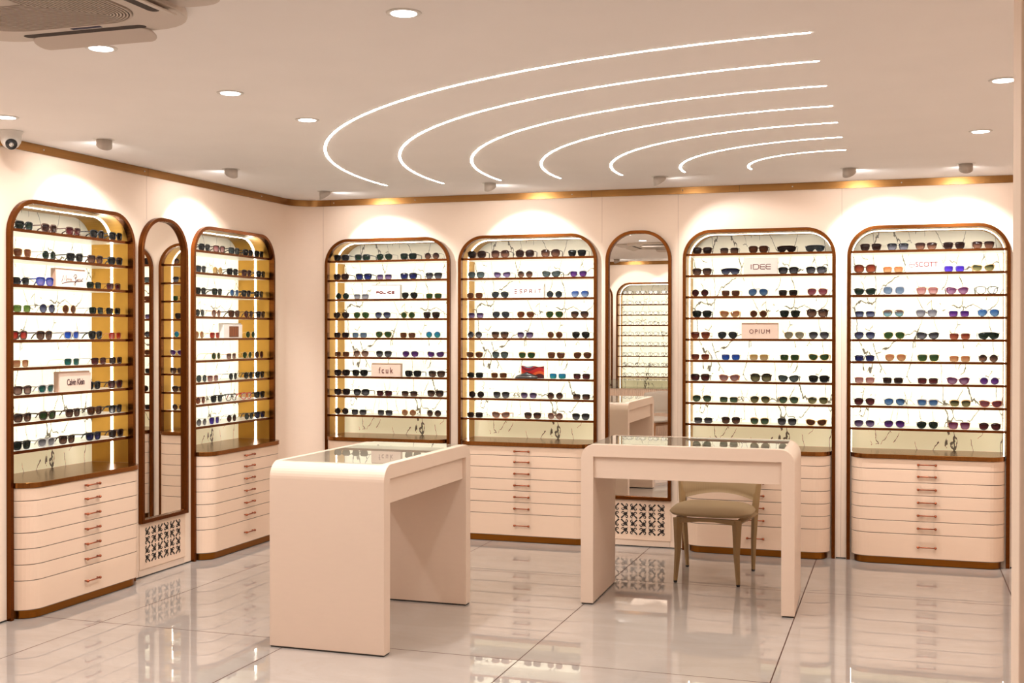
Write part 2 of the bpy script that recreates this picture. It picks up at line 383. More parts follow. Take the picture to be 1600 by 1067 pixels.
# ---------------------------------------------------------------- display cabinets
def bow(x0, x1, d, r, n=9, back=0.):
    """plan outline of the drawer stack: straight front, rounded corners; wall side at y=back"""
    p = [(x0, back)] if back else []
    p += [(x0 + r - r * math.cos(PI / 2 * i / n), -d * math.sin(PI / 2 * i / n)) for i in range(n + 1)]
    p += [(x1 - r + r * math.sin(PI / 2 * i / n), -d * math.cos(PI / 2 * i / n)) for i in range(n + 1)]
    if back: p.append((x1, back))
    return p
SHELF_Z = [2.195 - .1575 * i for i in range(9)]
SEAMS = [.740, .667, .577, .487, .397, .308, .218, .052]
def cabinet(loc, rz, W, label, shelves=9, group='arched display cabinets built into the walls'):
    c = empty('display_cabinet', loc, rz, label, 'display cabinet', group)
    MB().band(arch(0, W, 0, TOP, R_ARCH), arch(FW, W - FW, 0, TOP - FW, R_ARCH - FW), -PROT, .012).build('arch_frame', M['frame'], c, bevel=.0015)
    a = FW + .0005
    MB().band(arch(a - .004, W - a + .004, CT, TOP - a + .004, R_ARCH - a + .004), arch(a, W - a, CT, TOP - a, R_ARCH - a), .0125, DEPTH).build('lining', M['lining'], c)
    s = a + .001
    MB().band(arch(s - .001, W - s + .001, CT + .001, TOP - s + .001, R_ARCH - s + .001), arch(s + .002, W - s - .002, CT + .001, TOP - s - .002, R_ARCH - s - .002), .126, .142).build('light_strip', M['strip'], c)
    # back panel: plain stone above, the middle lit from behind, added dim glow below
    bp = MB(); pts = [q for q in arch(a, W - a, 0, TOP - a, R_ARCH - a, 24) if q[1] > SHELF_Z[0] + .001]; bp.prism([(pts[0][0], SHELF_Z[0])] + pts + [(pts[-1][0], SHELF_Z[0])], DEPTH - .010, DEPTH, 'y')
    bp.build('header_panel', M['marble'], c)
    MB().box(a, W - a, DEPTH - .010, DEPTH, CT, SHELF_Z[8]).build('base_panel', M['marblefill'], c)
    MB().box(a, W - a, DEPTH - .010, DEPTH, SHELF_Z[8], SHELF_Z[0]).build('backlit_panel', M['marbleglow'], c)
    for z in SHELF_Z:
        sh = MB().box(a, W - a, .008, DEPTH - .011, z - .007, z + .006).build('shelf', M['shelf'], c)
        MB().box(a, W - a, .001, .008, z - .009, z + .008).build('shelf_edge', M['edge'], sh)
    x0, x1 = FW + .006, W - FW - .006
    MB().prism(bow(x0 - .004, x1 + .004, .132, .125, back=DEPTH - .011), CT - .030, CT, 'z').build('worktop', M['counter'], c, bevel=.002)
    MB().prism(bow(x0 + .004, x1 - .004, .1185, .118), .050, CT - .03, 'z').build('carcass', M['carcass'], c)
    hb = MB()
    hx = W / 2
    for i in range(7):
        zt, zb = SEAMS[i] - .0024, SEAMS[i + 1] + .0024
        d = MB().prism(bow(x0, x1, .122, .12), zb, zt, 'z').build('drawer', M['drawer'], c, bevel=.0012)
        zc = (zt + zb) / 2 if i < 6 else .132
        h = MB().tube([(hx - .058, -.146, zc), (hx + .058, -.146, zc)], .0042, 8)
        for q in (-1, 1):
            h.tube([(hx + q * .055, -.121, zc), (hx + q * .055, -.136, zc)], .005, 8)
            h.lathe([(.0, -.009), (.007, -.0065), (.010, 0), (.007, .0065), (0, .009)], 10, (hx + q * .057, -.144, zc))
        h.build('handle', M['handle'], d)
    MB().prism(bow(x0 + .022, x1 - .022, .102, .10), .004, .050, 'z').build('plinth', M['plinth'], c)
    MB().prism(bow(x0 + .026, x1 - .026, .098, .10), 0, .004, 'z').build('plinth_base', M['blacksole'], c)
    return c
CAB_LABEL = {
    'l1': 'arched gold-lined display cabinet nearer the camera on the left wall',
    'l2': 'arched gold-lined display cabinet on the left wall beside the room corner',
    'c3': 'arched gold-lined display cabinet first from the corner on the back wall',
    'c4': 'arched gold-lined display cabinet between the two blush desks, beside the tall mirror',
    'c5': 'arched display cabinet standing behind the desk with the tan chair',
    'c6': 'arched display cabinet at the right end of the back wall'}
CAB_PHRASE = {
    'l1': 'nearer left-wall cabinet', 'l2': 'farther left-wall cabinet', 'c3': 'back-wall cabinet nearest corner',
    'c4': 'back-wall cabinet left of mirror', 'c5': 'back-wall cabinet right of mirror', 'c6': 'rightmost back-wall cabinet'}
def place(k):
    x, w_, wl = CABS[k]
    return ((x, 0, 0), 0) if wl == 'B' else ((0, x, 0), PI / 2)
for k in CABS:
    loc, rz = place(k); cabinet(loc, rz, CABS[k][1], CAB_LABEL[k])
cabinet((OC[0] + OC[1], OPP, 0), PI, OC[1], 'arched display cabinet in the opposite wall, seen in the back-wall mirror')

# ---------------------------------------------------------------- mirrors with scroll-cut doors under them
def motif(b, cx, cz, s, fx, fz):
    """one scroll: a pointed leaf on the diagonal and two curls"""
    def P(u, v): return (cx + fx * u * s, cz + fz * v * s)
    leaf = [(-.06, .02), (.04, .20), (.10, .40), (.26, .36), (.50, .50), (.36, .26), (.40, .10), (.20, .04), (.02, -.06)]
    b.prism([P(*p) for p in leaf], -.0090, -.0078, 'y')
    def stroke(pts, w0, w1):
        L, Rr = [], []
        for i, (x, z) in enumerate(pts):
            a = pts[max(i - 1, 0)]; c = pts[min(i + 1, len(pts) - 1)]; dx, dz = c[0] - a[0], c[1] - a[1]; l = math.hypot(dx, dz) or 1
            ww = w0 + (w1 - w0) * i / (len(pts) - 1)
            L.append(P(x - dz / l * ww, z + dx / l * ww)); Rr.append(P(x + dz / l * ww, z - dx / l * ww))
        for i in range(len(pts) - 1):
            b.prism([L[i], L[i + 1], Rr[i + 1], Rr[i]], -.0090, -.0078, 'y')
    def curl(cx_, cz_, a0, turn, r0, r1):
        return [(cx_ + (r0 + (r1 - r0) * i / 9) * math.cos(a0 + turn * i / 9), cz_ + (r0 + (r1 - r0) * i / 9) * math.sin(a0 + turn * i / 9)) for i in range(10)]
    stroke(curl(-.24, .22, -.9, 4.3, .22, .16), .085, .055)
    stroke(curl(.22, -.24, 2.4, -4.3, .22, .16), .085, .055)
    stroke([(0, 0), (-.18, -.18), (-.32, -.30), (-.46, -.46)], .07, .11)
    for u, v in ((-.22, .12), (.14, -.22)):
        b.prism([P(u + .065 * math.cos(t * PI / 4), v + .065 * math.sin(t * PI / 4)) for t in range(8)], -.0090, -.0078, 'y')
def tall_mirror(loc, rz, W, label, dlabel):
    t = empty('wall_mirror', loc, rz, label, 'mirror', 'tall arched mirrors between the cabinets')
    z0, zt, r = .358, 2.385, W / 2 - .03
    o = arch(0, W, z0, zt, r, 14); i = arch(FW, W - FW, z0 + FW, zt - FW, r - FW, 14)
    MB().band(o, i, -.035, 0, True).build('arch_frame', M['frame'], t, bevel=.002)
    MB().prism(arch(FW - .002, W - FW + .002, z0 + FW - .002, zt - FW + .002, r - FW, 14), -.010, -.001, 'y').build('mirror_pane', M['mirror'], t)
    g = empty('access_door', loc, rz, dlabel, 'door panel', 'scroll-cut doors under the mirrors')
    MB().box(.004, W - .004, -.0075, -.001, .052, .352).build('door_panel', M['drawer'], g, bevel=.001)
    MB().box(.0, W - .012, -.004, -.0005, .008, .048).build('kick_panel', M['desk'], g)
    b = MB(); s = .062
    for a in range(6):
        for c in range(4):
            motif(b, W / 2 - .175 + a * .0700, .118 + c * .060, s * .90, 1 if a % 2 else -1, 1 if c % 2 == 0 else -1)
    b.build('scroll_shade_patches', M['dark'], g)  # flat dark patches stand in for the shade behind the openings
    return t
tall_mirror((2.617, 0, 0), 0, .505, 'tall arched mirror on the back wall behind the desk with the chair', 'blush door with dark scroll cut-outs behind the desk legs')
tall_mirror((0, -2.186, 0), PI / 2, .531, 'tall narrow arched mirror on the left wall between two cabinets', 'blush door with dark scroll cut-outs low on the left wall')
tm = tall_mirror((.545, OPP, 0), PI, .505, 'tall arched mirror on the opposite wall', 'blush scroll-cut door on the opposite wall')

# ---------------------------------------------------------------- ceiling lights
def area_lamp(name, loc, watts, size, parent, col=WARM, spread=170):
    l = bpy.data.lights.new(name, 'AREA'); l.shape = 'DISK'; l.size = size; l.energy = watts; l.color = col; l.spread = math.radians(spread)
    o = bpy.data.objects.new(name, l); COL.objects.link(o); o.parent = parent; o.location = loc
    return o
DOWN = [(.462, -3.92, 'round recessed downlight at the left edge above the security camera'),
        (1.851, -5.008, 'round recessed downlight just beyond the air conditioner'),
        (1.865, -4.111, 'round recessed downlight, middle of the row leading from the air conditioner'),
        (1.873, -3.393, 'round recessed downlight beside the longest curved light line'),
        (3.147, -5.116, 'large bright round downlight at the top edge of the photo'),
        (5.163, -3.341, 'round recessed downlight half hidden by the right partition'),
        (5.152, -1.982, 'round recessed downlight right of the curved light lines'),
        (1.86, -7.1, 'added unseen fill downlight behind the air conditioner near the opposite wall'),  # from here on: unseen downlights added as fill behind the view
        (3.15, -6.6, 'added unseen fill downlight in the middle of the ceiling behind the view'),
        (.55, -6.3, 'added unseen fill downlight by the left wall behind the view'),
        (3.2, -8.1, 'added unseen fill downlight near the opposite wall'),
        (5.7, -7.6, 'added unseen fill downlight behind the partition')]
for x, y, lab in DOWN:
    t = empty('downlight', (x, y, H), 0, lab, 'ceiling light', 'recessed ceiling downlights')
    MB().lathe([(.043, -.001), (.046, -.004), (.058, -.0035), (.061, 0)], 28).build('ring', M['white'], t)
    MB().lathe([(.0435, -.0045), (.0435, -.0015)], 24).build('lens', M['disc'], t)
    area_lamp('lamp', (0, 0, -.0065), DOWN_W if y > -4.5 else DOWN_W * (.75 if y > -6 else .42), .086, t)

def wash_spot(x, y, aim, label, watts=WASH_W):
    ax, ay, az = aim; ang = math.atan2(ay - y, ax - x)
    t = empty('wall_washer', (x, y, H), ang, label, 'spotlight', 'scoop-shaped wall washer spotlights')
    MB().lathe([(.030, -.001), (.044, -.003), (.058, -.002), (.060, 0)], 28).build('flange', M['white'], t)
    n_ = 28; b_ = MB(); vs = []
    for ring, (r, k) in enumerate(((.043, 0), (.043, 1), (.040, 1), (.040, 0))):
        for q in range(n_):
            a = 2 * PI * q / n_; dpt = .006 + .060 * (1 - math.cos(a)) / 2
            vs.append((r * math.cos(a), r * math.sin(a), -.001 - (dpt if k else 0)))
    fs = [(r * n_ + q, r * n_ + (q + 1) % n_, (r + 1) % 4 * n_ + (q + 1) % n_, (r + 1) % 4 * n_ + q) for r in range(4) for q in range(n_)]
    b_.add(vs, fs, True); b_.build('hood', M['grey'], t)
    MB().lathe([(.028, -.008), (.028, -.002)], 20).build('lens', M['bulb'], t)
    l = bpy.data.lights.new('lamp', 'SPOT'); l.energy = watts; l.color = WARM; l.spot_size = math.radians(78); l.spot_blend = .50; l.shadow_soft_size = .02
    o = bpy.data.objects.new('lamp', l); COL.objects.link(o); o.parent = t; o.location = (.052, 0, -.030)
    d = Vector((math.hypot(ax - x, ay - y), 0, az - H + .03))
    o.rotation_euler = d.to_track_quat('-Z', 'Y').to_euler()
    l2 = l.copy(); l2.energy = watts * .13; l2.spot_size = math.radians(165); l2.spot_blend = 1.0     # stray light past the scoop
    o2 = bpy.data.objects.new('lamp', l2); COL.objects.link(o2); o2.parent = t; o2.location = o.location; o2.rotation_euler = o.rotation_euler
    return t
AZ = 1.93
wash_spot(.538, -.574, (.86, 0, AZ), 'scoop spotlight in the corner above the first back-wall cabinet')
wash_spot(1.916, -.674, (2.04, 0, AZ), 'scoop spotlight above the back-wall cabinet left of the mirror')
wash_spot(3.155, -.654, (3.72, 0, AZ), 'scoop spotlight above the desk chair, under the ends of the shorter light lines', WASH_W * .32)
wash_spot(4.423, -.693, (4.70, 0, AZ), 'scoop spotlight left above the rightmost cabinet')
wash_spot(5.141, -.684, (5.12, 0, AZ), 'scoop spotlight right above the rightmost cabinet')
wash_spot(.488, -3.179, (0, -2.74, AZ), 'scoop spotlight nearest the security camera')
wash_spot(.521, -1.899, (0, -1.50, AZ), 'scoop spotlight above the left-wall mirror')
wash_spot(.75, -8.42, (.95, OPP, AZ), 'scoop spotlight by the opposite wall')
wash_spot(1.6, -8.42, (1.5, OPP, AZ), 'second scoop spotlight by the opposite wall')

ARCS = [(4.665, -.902, 3.529, -.765), (4.628, -.908, 3.049, -.755), (4.541, -.944, 2.509, -.799), (4.501, -.929, 2.034, -.779),
        (4.475, -.933, 1.558, -.812), (4.470, -.895, 1.112, -.839), (4.400, -.925, .600, -.850)]   # centre x, y, radius, y of the far end
ARC_LAB = ['outermost and longest curved light line in the ceiling', 'second longest curved light line, just inside the outermost',
           'third curved light line counting inward from the outermost', 'middle one of the seven curved light lines',
           'third shortest curved light line, just inside the middle one', 'second shortest curved light line, ringing the smallest',
           'shortest innermost curved light line in the ceiling']
for (acx, acy, r, yend), lab in zip(ARCS, ARC_LAB):
    t = empty('light_line', (acx, acy, H), 0, lab, 'ceiling light', 'concentric curved light lines')
    a0, a1 = -math.asin((acx - 4.435) / r) - PI / 2, -PI - math.asin((yend - acy) / r)
    k = 64; b = MB(); hw = .007
    for off0, off1, zz, nm, mm in ((hw, -hw, .0016, 'diffuser', 'arc'), (hw + .003, -hw - .003, .0008, 'channel', 'grey')):
        b = MB(); vs = []
        for i in range(k + 1):
            a = a0 + (a1 - a0) * i / k
            for rr in (r + off0, r + off1):
                for z in (0, -zz): vs.append((rr * math.cos(a), rr * math.sin(a), z))
        fs = []
        for i in range(k):
            o = i * 4; fs += [(o + 1, o + 3, o + 7, o + 5), (o, o + 1, o + 5, o + 4), (o + 3, o + 2, o + 6, o + 7)]
        b.add(vs, fs + [(0, 1, 3, 2), (4 * k, 4 * k + 2, 4 * k + 3, 4 * k + 1)]); b.build(nm, M[mm], t)

# ---------------------------------------------------------------- security camera
t = empty('security_camera', (.184, -3.567, H), 0, 'white dome security camera on the ceiling at the left edge', 'security camera')
MB().lathe([(.062, 0), (.062, -.006), (.055, -.02), (.055, -.042), (.050, -.062), (.038, -.082), (.02, -.094), (0, -.098)], 28).build('housing', M['white'], t)
eye = Vector((.6, -.62, -.5)).normalized()
c0 = Vector((0, 0, -.052))
MB().tube([c0 + eye * .040, c0 + eye * .054, c0 + eye * .0545], [.031, .029, .0], 18).build('eye_plate', M['black'], t)
MB().tube([c0 + eye * .050, c0 + eye * .058, c0 + eye * .060], [.013, .012, .0], 14).build('lens', M['metal'], t)

# ---------------------------------------------------------------- ceiling air conditioner
t = empty('ceiling_air_conditioner', (2.03, -5.735, H), 0, 'white square ceiling air conditioner cassette with round-cornered slatted grille', 'air conditioner')
b = MB(); b.band(rrect(0, 0, .93, .93, .20), rrect(0, 0, .66, .66, .17), 0, 1, True)
b.v = [(x, z, -.030 if y == 0 else 0) for x, y, z in b.v]
b.build('body', M['ac'], t, bevel=.006)
MB().prism(rrect(0, 0, .68, .68, .17), -.006, -.001, 'z').build('grille_shade_sheet', M['acdark'], t)
b = MB()
for i in range(22):
    wd = .655 - i * .0275; rr = max(.004, .165 - i * .022)
    if wd < .07: break
    q = MB(); q.band(rrect(0, 0, wd, wd, rr), rrect(0, 0, wd - .012, wd - .012, max(.003, rr - .006)), 0, 1, True)
    q.v = [(x, z, -.034 if y == 0 else -.020) for x, y, z in q.v]; b.add(q.v, q.f)
b.box(-.035, .035, -.035, .035, -.034, -.010)
b.build('grille', M['acslat'], t)
for a in range(4):
    ang = a * PI / 2
    q = MB(); q.prism(rrect(0, 0, .50, .085, .042), -.006, 0, 'z')
    f = q.build('air_flap', M['ac'], t, bevel=.003)
    f.location = (-.455 * math.sin(ang), .455 * math.cos(ang), -.040); f.rotation_euler = (math.radians(-20), 0, ang)
    q = MB(); q.prism(rrect(0, .398, .50, .040, .02), -.0312, -.0302, 'z'); sl = q.build('air_outlet', M['acdark'], t); sl.rotation_euler = (0, 0, ang)
for ang in (0, PI / 2, PI, -PI / 2):
    q = MB(); q.prism(rrect(0, 0, .60, .24, .10), -.010, 0, 'z'); f = q.build('side_cover', M['ac'], t, bevel=.003)
    f.location = (-.53 * math.sin(ang), .53 * math.cos(ang), -.003) ; f.rotation_euler = (0, 0, ang)
    if ang == 0: bpy.data.objects.remove(f)
MB().box(-.02, .10, .350, .366, -.0315, -.029).build('display', M['display'], t)

# ---------------------------------------------------------------- desks
def desk(loc, rz, L, D, label):
    """waterfall desk, long side along local x"""
    t = empty('display_desk', loc, rz, label, 'desk', 'blush waterfall desks')
    hz, th, r = .955, .075, .085
    p = [(0, .008)] + [(r - r * math.cos(PI / 2 * i / 10), hz - r + r * math.sin(PI / 2 * i / 10)) for i in range(11)]
    p += [(L - r + r * math.sin(PI / 2 * i / 10), hz - r + r * math.cos(PI / 2 * i / 10)) for i in range(11)] + [(L, .008)]
    p += [(L - th, .008), (L - th, hz - th), (th, hz - th), (th, .008)]
    body = MB().prism(p, 0, D, 'y').build('waterfall_body', M['desk'], t)
    cut = MB().box(.062, L - .062, .04, D - .04, hz - .055, hz + .05).build('cutter', None)
    md = body.modifiers.new('cut', 'BOOLEAN'); md.operation = 'DIFFERENCE'; md.object = cut; md.solver = 'EXACT'
    me = bpy.data.meshes.new_from_object(body.evaluated_get(bpy.context.evaluated_depsgraph_get()))
    body.modifiers.clear(); body.data = me; bpy.data.objects.remove(cut)
    bv = body.modifiers.new('bevel', 'BEVEL'); bv.width = .0025; bv.segments = 2; bv.limit_method = 'ANGLE'; bv.angle_limit = .6
    MB().box(.063, L - .063, .041, D - .041, hz - .0545, hz - .050).build('tray', M['tray'], t)
    MB().box(.0625, L - .0625, .0405, D - .0405, hz - .008, hz + .0005).build('glass_top', M['glass'], t)
    MB().box(th, L - th, .022, D - .022, .752, hz - th - .0005).build('apron', M['desk'], t, bevel=.0015)
    for x in (0, L - th): MB().box(x + .005, x + th - .005, .005, D - .005, 0, .0085).build('foot', M['blacksole'], t)
    return t
desk((2.310, -3.415, 0), PI / 2, 1.25, .642, 'blush waterfall desk standing nearer the camera, left of centre, glass inset top')
desk((2.940, -1.975, 0), math.radians(1.6), 1.243, .66, 'blush waterfall desk on the right with the tan chair tucked behind it')

# ---------------------------------------------------------------- chairs
def sell(a, b_, n_, k=36):
    o = []
    for i in range(k):
        t_ = 2 * PI * i / k; c, s_ = math.cos(t_), math.sin(t_)
        o.append((a * math.copysign(abs(c) ** (2 / n_), c), b_ * math.copysign(abs(s_) ** (2 / n_), s_)))
    return o
def chair(loc, rz, label, leg, seat, back):
    t = empty('desk_chair', loc, rz, label, 'chair')
    b = MB(); rings = [(.0, .424), (.78, .424), (.95, .431), (1.0, .446), (.985, .452), (.93, .468), (.80, .482), (.5, .490), (0, .492)]
    k = 36; vs = []
    for s_, z in rings:
        vs += [(x * s_, y * s_, z) for x, y in sell(.272, .255, 3.3, k)]
    fs = [(i * k + q, i * k + (q + 1) % k, (i + 1) * k + (q + 1) % k, (i + 1) * k + q) for i in range(len(rings) - 1) for q in range(k)]
    b.add(vs, fs, True).build('seat', M[seat], t)
    def bar(pts, ws): # square tapering bar
        q = MB(); q.tube(pts, ws, 4, True); q.sm = [False] * len(q.sm); return q
    for s_ in (-1, 1):
        lg = bar([(s_ * .202, -.235, .012), (s_ * .190, -.222, .20), (s_ * .190, -.215, .418)], [.0145, .022, .033]).build('leg', M[leg], t, bevel=.003)
        MB().lathe([(.011, 0), (.013, .012)], 12, (s_ * .202, -.235, 0)).build('glide', M['black'], lg)
        lg = bar([(s_ * .225, .300, .012), (s_ * .232, .268, .22), (s_ * .245, .235, .43), (s_ * .262, .262, .60), (s_ * .262, .300, .76)], [.014, .020, .025, .022, .014]).build('leg', M[leg], t, bevel=.003)
        MB().lathe([(.011, 0), (.013, .012)], 12, (s_ * .225, .300, 0)).build('glide', M['black'], lg)
        bar([(s_ * .19, -.215, .400), (s_ * .245, .235, .400)], [.022, .022]).build('side_rail', M[leg], t)
    q = MB(); pts = [(-.20, .422), (.20, .422), (.20, .382), (.12, .392), (.05, .400), (-.05, .400), (-.12, .392), (-.20, .382)]
    q.prism(pts, -.232, -.205, 'y').build('front_rail', M[leg], t, bevel=.002)
    # curved upholstered back with an arched lower edge
    b = MB(); nx, nz = 24, 10; vs = []
    for side in (0, 1):
        for j in range(nz + 1):
            for i in range(nx + 1):
                u = -1 + 2 * i / nx; v = j / nz
                zb = .475 + .045 * (1 - u * u); zt_ = .785 + .03 * (1 - u * u)
                z = zb + (zt_ - zb) * v
                y = .325 - .085 * u * u + .16 * (z - .5)
                edge = min(1, min(v, 1 - v) * 5, (1 - abs(u)) * 10 + .35) ** .5
                y += (1 if side else -1) * .017 * edge
                vs.append((u * .262, y, z))
    st = (nx + 1) * (nz + 1); fs = []
    for j in range(nz):
        for i in range(nx):
            o = j * (nx + 1) + i; fs += [(o, o + 1, o + nx + 2, o + nx + 1), (st + o, st + o + nx + 1, st + o + nx + 2, st + o + 1)]
    for i in range(nx):
        for o in (i, nz * (nx + 1) + i): fs.append((o, st + o, st + o + 1, o + 1))
    for j in range(nz):
        for o in (j * (nx + 1), j * (nx + 1) + nx): fs.append((o, o + nx + 1, st + o + nx + 1, st + o))
    b.add(vs, fs, True).build('backrest', M[back], t)
    return t
chair((3.572, -.955, 0), math.radians(-1), 'tan upholstered chair with tapering legs tucked behind the right desk', 'chairleg', 'seat', 'back')
chair((1.55, -6.95, 0), math.radians(200), 'pale upholstered chair with brown wooden legs seen in the back-wall mirror', 'wood', 'palefabric', 'palefabric')

# glass counter before the opposite wall (seen in the mirror)
t = empty('glass_counter', (.25, -8.62, 0), 0, 'glass-topped counter with fluted front before the opposite wall', 'counter')
b = MB().box(0, 1.95, .0, .40, 0, .80)
for i in range(65): b.tube([(.015 + i * .03, .402, .01), (.015 + i * .03, .402, .79)], .010, 6)
b.build('fluted_body', M['drawer'], t); MB().box(0, 1.95, 0, .42, .8015, .80 + .12).build('glass_box', M['glass'], t)

# ---------------------------------------------------------------- sunglasses
KIND = {  # a, b, exponent, taper, thick rim radius, outer lift, words
    'A': (.0300, .0250, 2.3, .17, .0011, 0, 'teardrop aviator'),
    'R': (.0262, .0250, 2.0, .00, .0012, 0, 'thin-rimmed round'),
    'W': (.0290, .0225, 3.2, .12, .0034, .03, 'thick-framed square'),
    'T': (.0285, .0205, 4.0, .05, .0010, 0, 'rimless-looking rectangular'),
    'N': (.0302, .0245, 3.4, .17, .0012, 0, 'squared double-bridge'),
    'C': (.0305, .0220, 2.4, .18, .0026, .22, 'cat-eye'),
    'O': (.0315, .0270, 2.6, .04, .0032, .05, 'oversized rounded'),
    'H': (.0660, .0245, 3.0, .07, .0016, 0, 'one-piece shield'),
    'K': (.0288, .0235, 2.7, .14, .0013, .02, 'browline'),
    'E': (.0300, .0245, 2.8, .12, .0026, .04, 'clear-lensed')}
def lens_outline(kd, s, n_=26, grow=1.):
    a, b_, e, tp, th, lift, _ = KIND[kd]; o = []
    cx = 0 if kd == 'H' else s * (a + .0085)
    for x, z in sell(a * grow, b_ * grow, e, n_ if kd != 'H' else 60):
        x *= 1 + tp * z / b_
        outx = s * x / a if kd != 'H' else 0
        z += lift * b_ * max(-.3, outx) * (1 if z > 0 else .4)
        if kd == 'A': z -= .10 * b_ * outx * (1 if z < 0 else .3); 
        if kd == 'H' and z < 0: z += .022 * math.exp(-(x / .012) ** 2) * (-z / b_)
        if kd == 'C' and z < 0: z += -.06 * b_ * outx
        o.append((cx + x, z + b_ * 1.12 + .001))
    return o
def wrap(x): return 1.25 * x * x
GM = {}
def glasses_meshes(kd):
    a, b_, e, tp, th, lift, _ = KIND[kd]; res = []
    for s in ((-1, 1) if kd != 'H' else (1,)):
        o = lens_outline(kd, s); k = len(o); cx = sum(p[0] for p in o) / k; cz = sum(p[1] for p in o) / k
        b = MB(); vs = []
        for dy, sc_ in ((0, 1), (-.0012, .5), (-.0012, 0)): vs += [(cx + (x - cx) * sc_, wrap(cx + (x - cx) * sc_) + dy, cz + (z - cz) * sc_) for x, z in o]
        fs = [(i * k + q, i * k + (q + 1) % k, (i + 1) * k + (q + 1) % k, (i + 1) * k + q) for i in range(2) for q in range(k)]
        vs += [(x, wrap(x) + .0016, z) for x, z in o]; fs.append(tuple(range(3 * k, 4 * k)))
        fs += [(q, (q + 1) % k, 3 * k + (q + 1) % k, 3 * k + q) for q in range(k)]
        b.add(vs, fs, True); res.append(b.mesh('lens', None))
    f = MB(); zc = b_ * 1.12 + .001; xo = (2 * a + .0085) if kd != 'H' else a
    for s in ((-1, 1) if kd != 'H' else (1,)):
        o = lens_outline(kd, s, 26, 1.03 if th > .002 else 1.01)
        if kd == 'H': o = [p for p in o if p[1] > zc + .2 * b_]; o.sort(); f.tube([(x, wrap(x), z) for x, z in o], .0026, 6)
        else: f.tube([(x, wrap(x), z) for x, z in o], th, 6, closed=True)
        if kd in 'KW':
            tp_ = sorted([p for p in o if p[1] > zc + .45 * b_]); f.tube([(x, wrap(x) - .001, z) for x, z in tp_], .0036 if kd == 'K' else .0040, 6)
    if kd != 'H':
        rb = max(.0014, th); f.tube([(-.0105, 0, zc + .25 * b_), (-.004, -.001, zc + .42 * b_), (.004, -.001, zc + .42 * b_), (.0105, 0, zc + .25 * b_)], rb, 6)
        if kd in 'AN': f.tube([(-.014, 0, zc + .80 * b_), (0, -.001, zc + .93 * b_), (.014, 0, zc + .80 * b_)], .0012, 6)
    for s in (-1, 1): f.tube([(s * (xo - .003), wrap(xo) * .9, zc + .62 * b_), (s * (xo + .004), wrap(xo) + .001, zc + .66 * b_), (s * (xo + .0055), wrap(xo) + .008, zc + .66 * b_)], max(.0016, th * .9), 6)
    lo = min([p[2] for p in f.v] + [v.co.z for me in res for v in me.vertices]) - .0006
    f.v = [(p[0], p[1], p[2] - lo) for p in f.v]
    for me in res:
        for v in me.vertices: v.co.z -= lo
    res.append(f.mesh('frame_front', None))
    tt = []
    for s in (-1, 1):
        q = MB(); y0 = wrap(xo) + .007; zt_ = zc + .66 * b_; w_ = .0036 if th > .002 else .0014
        pts = [(s * (xo + .0055), y0, zt_), (s * (xo + .004), y0 + .05, zt_ - .001), (s * (xo + .001), y0 + .095, zt_ - .003), (s * (xo - .004), y0 + .112, zt_ - .012), (s * (xo - .009), y0 + .128, w_ + .0005)]
        q.tube(pts, [w_, w_, w_, w_ * 1.2, w_], 6); tt.append(q.mesh('temple', None))
    return res, tt
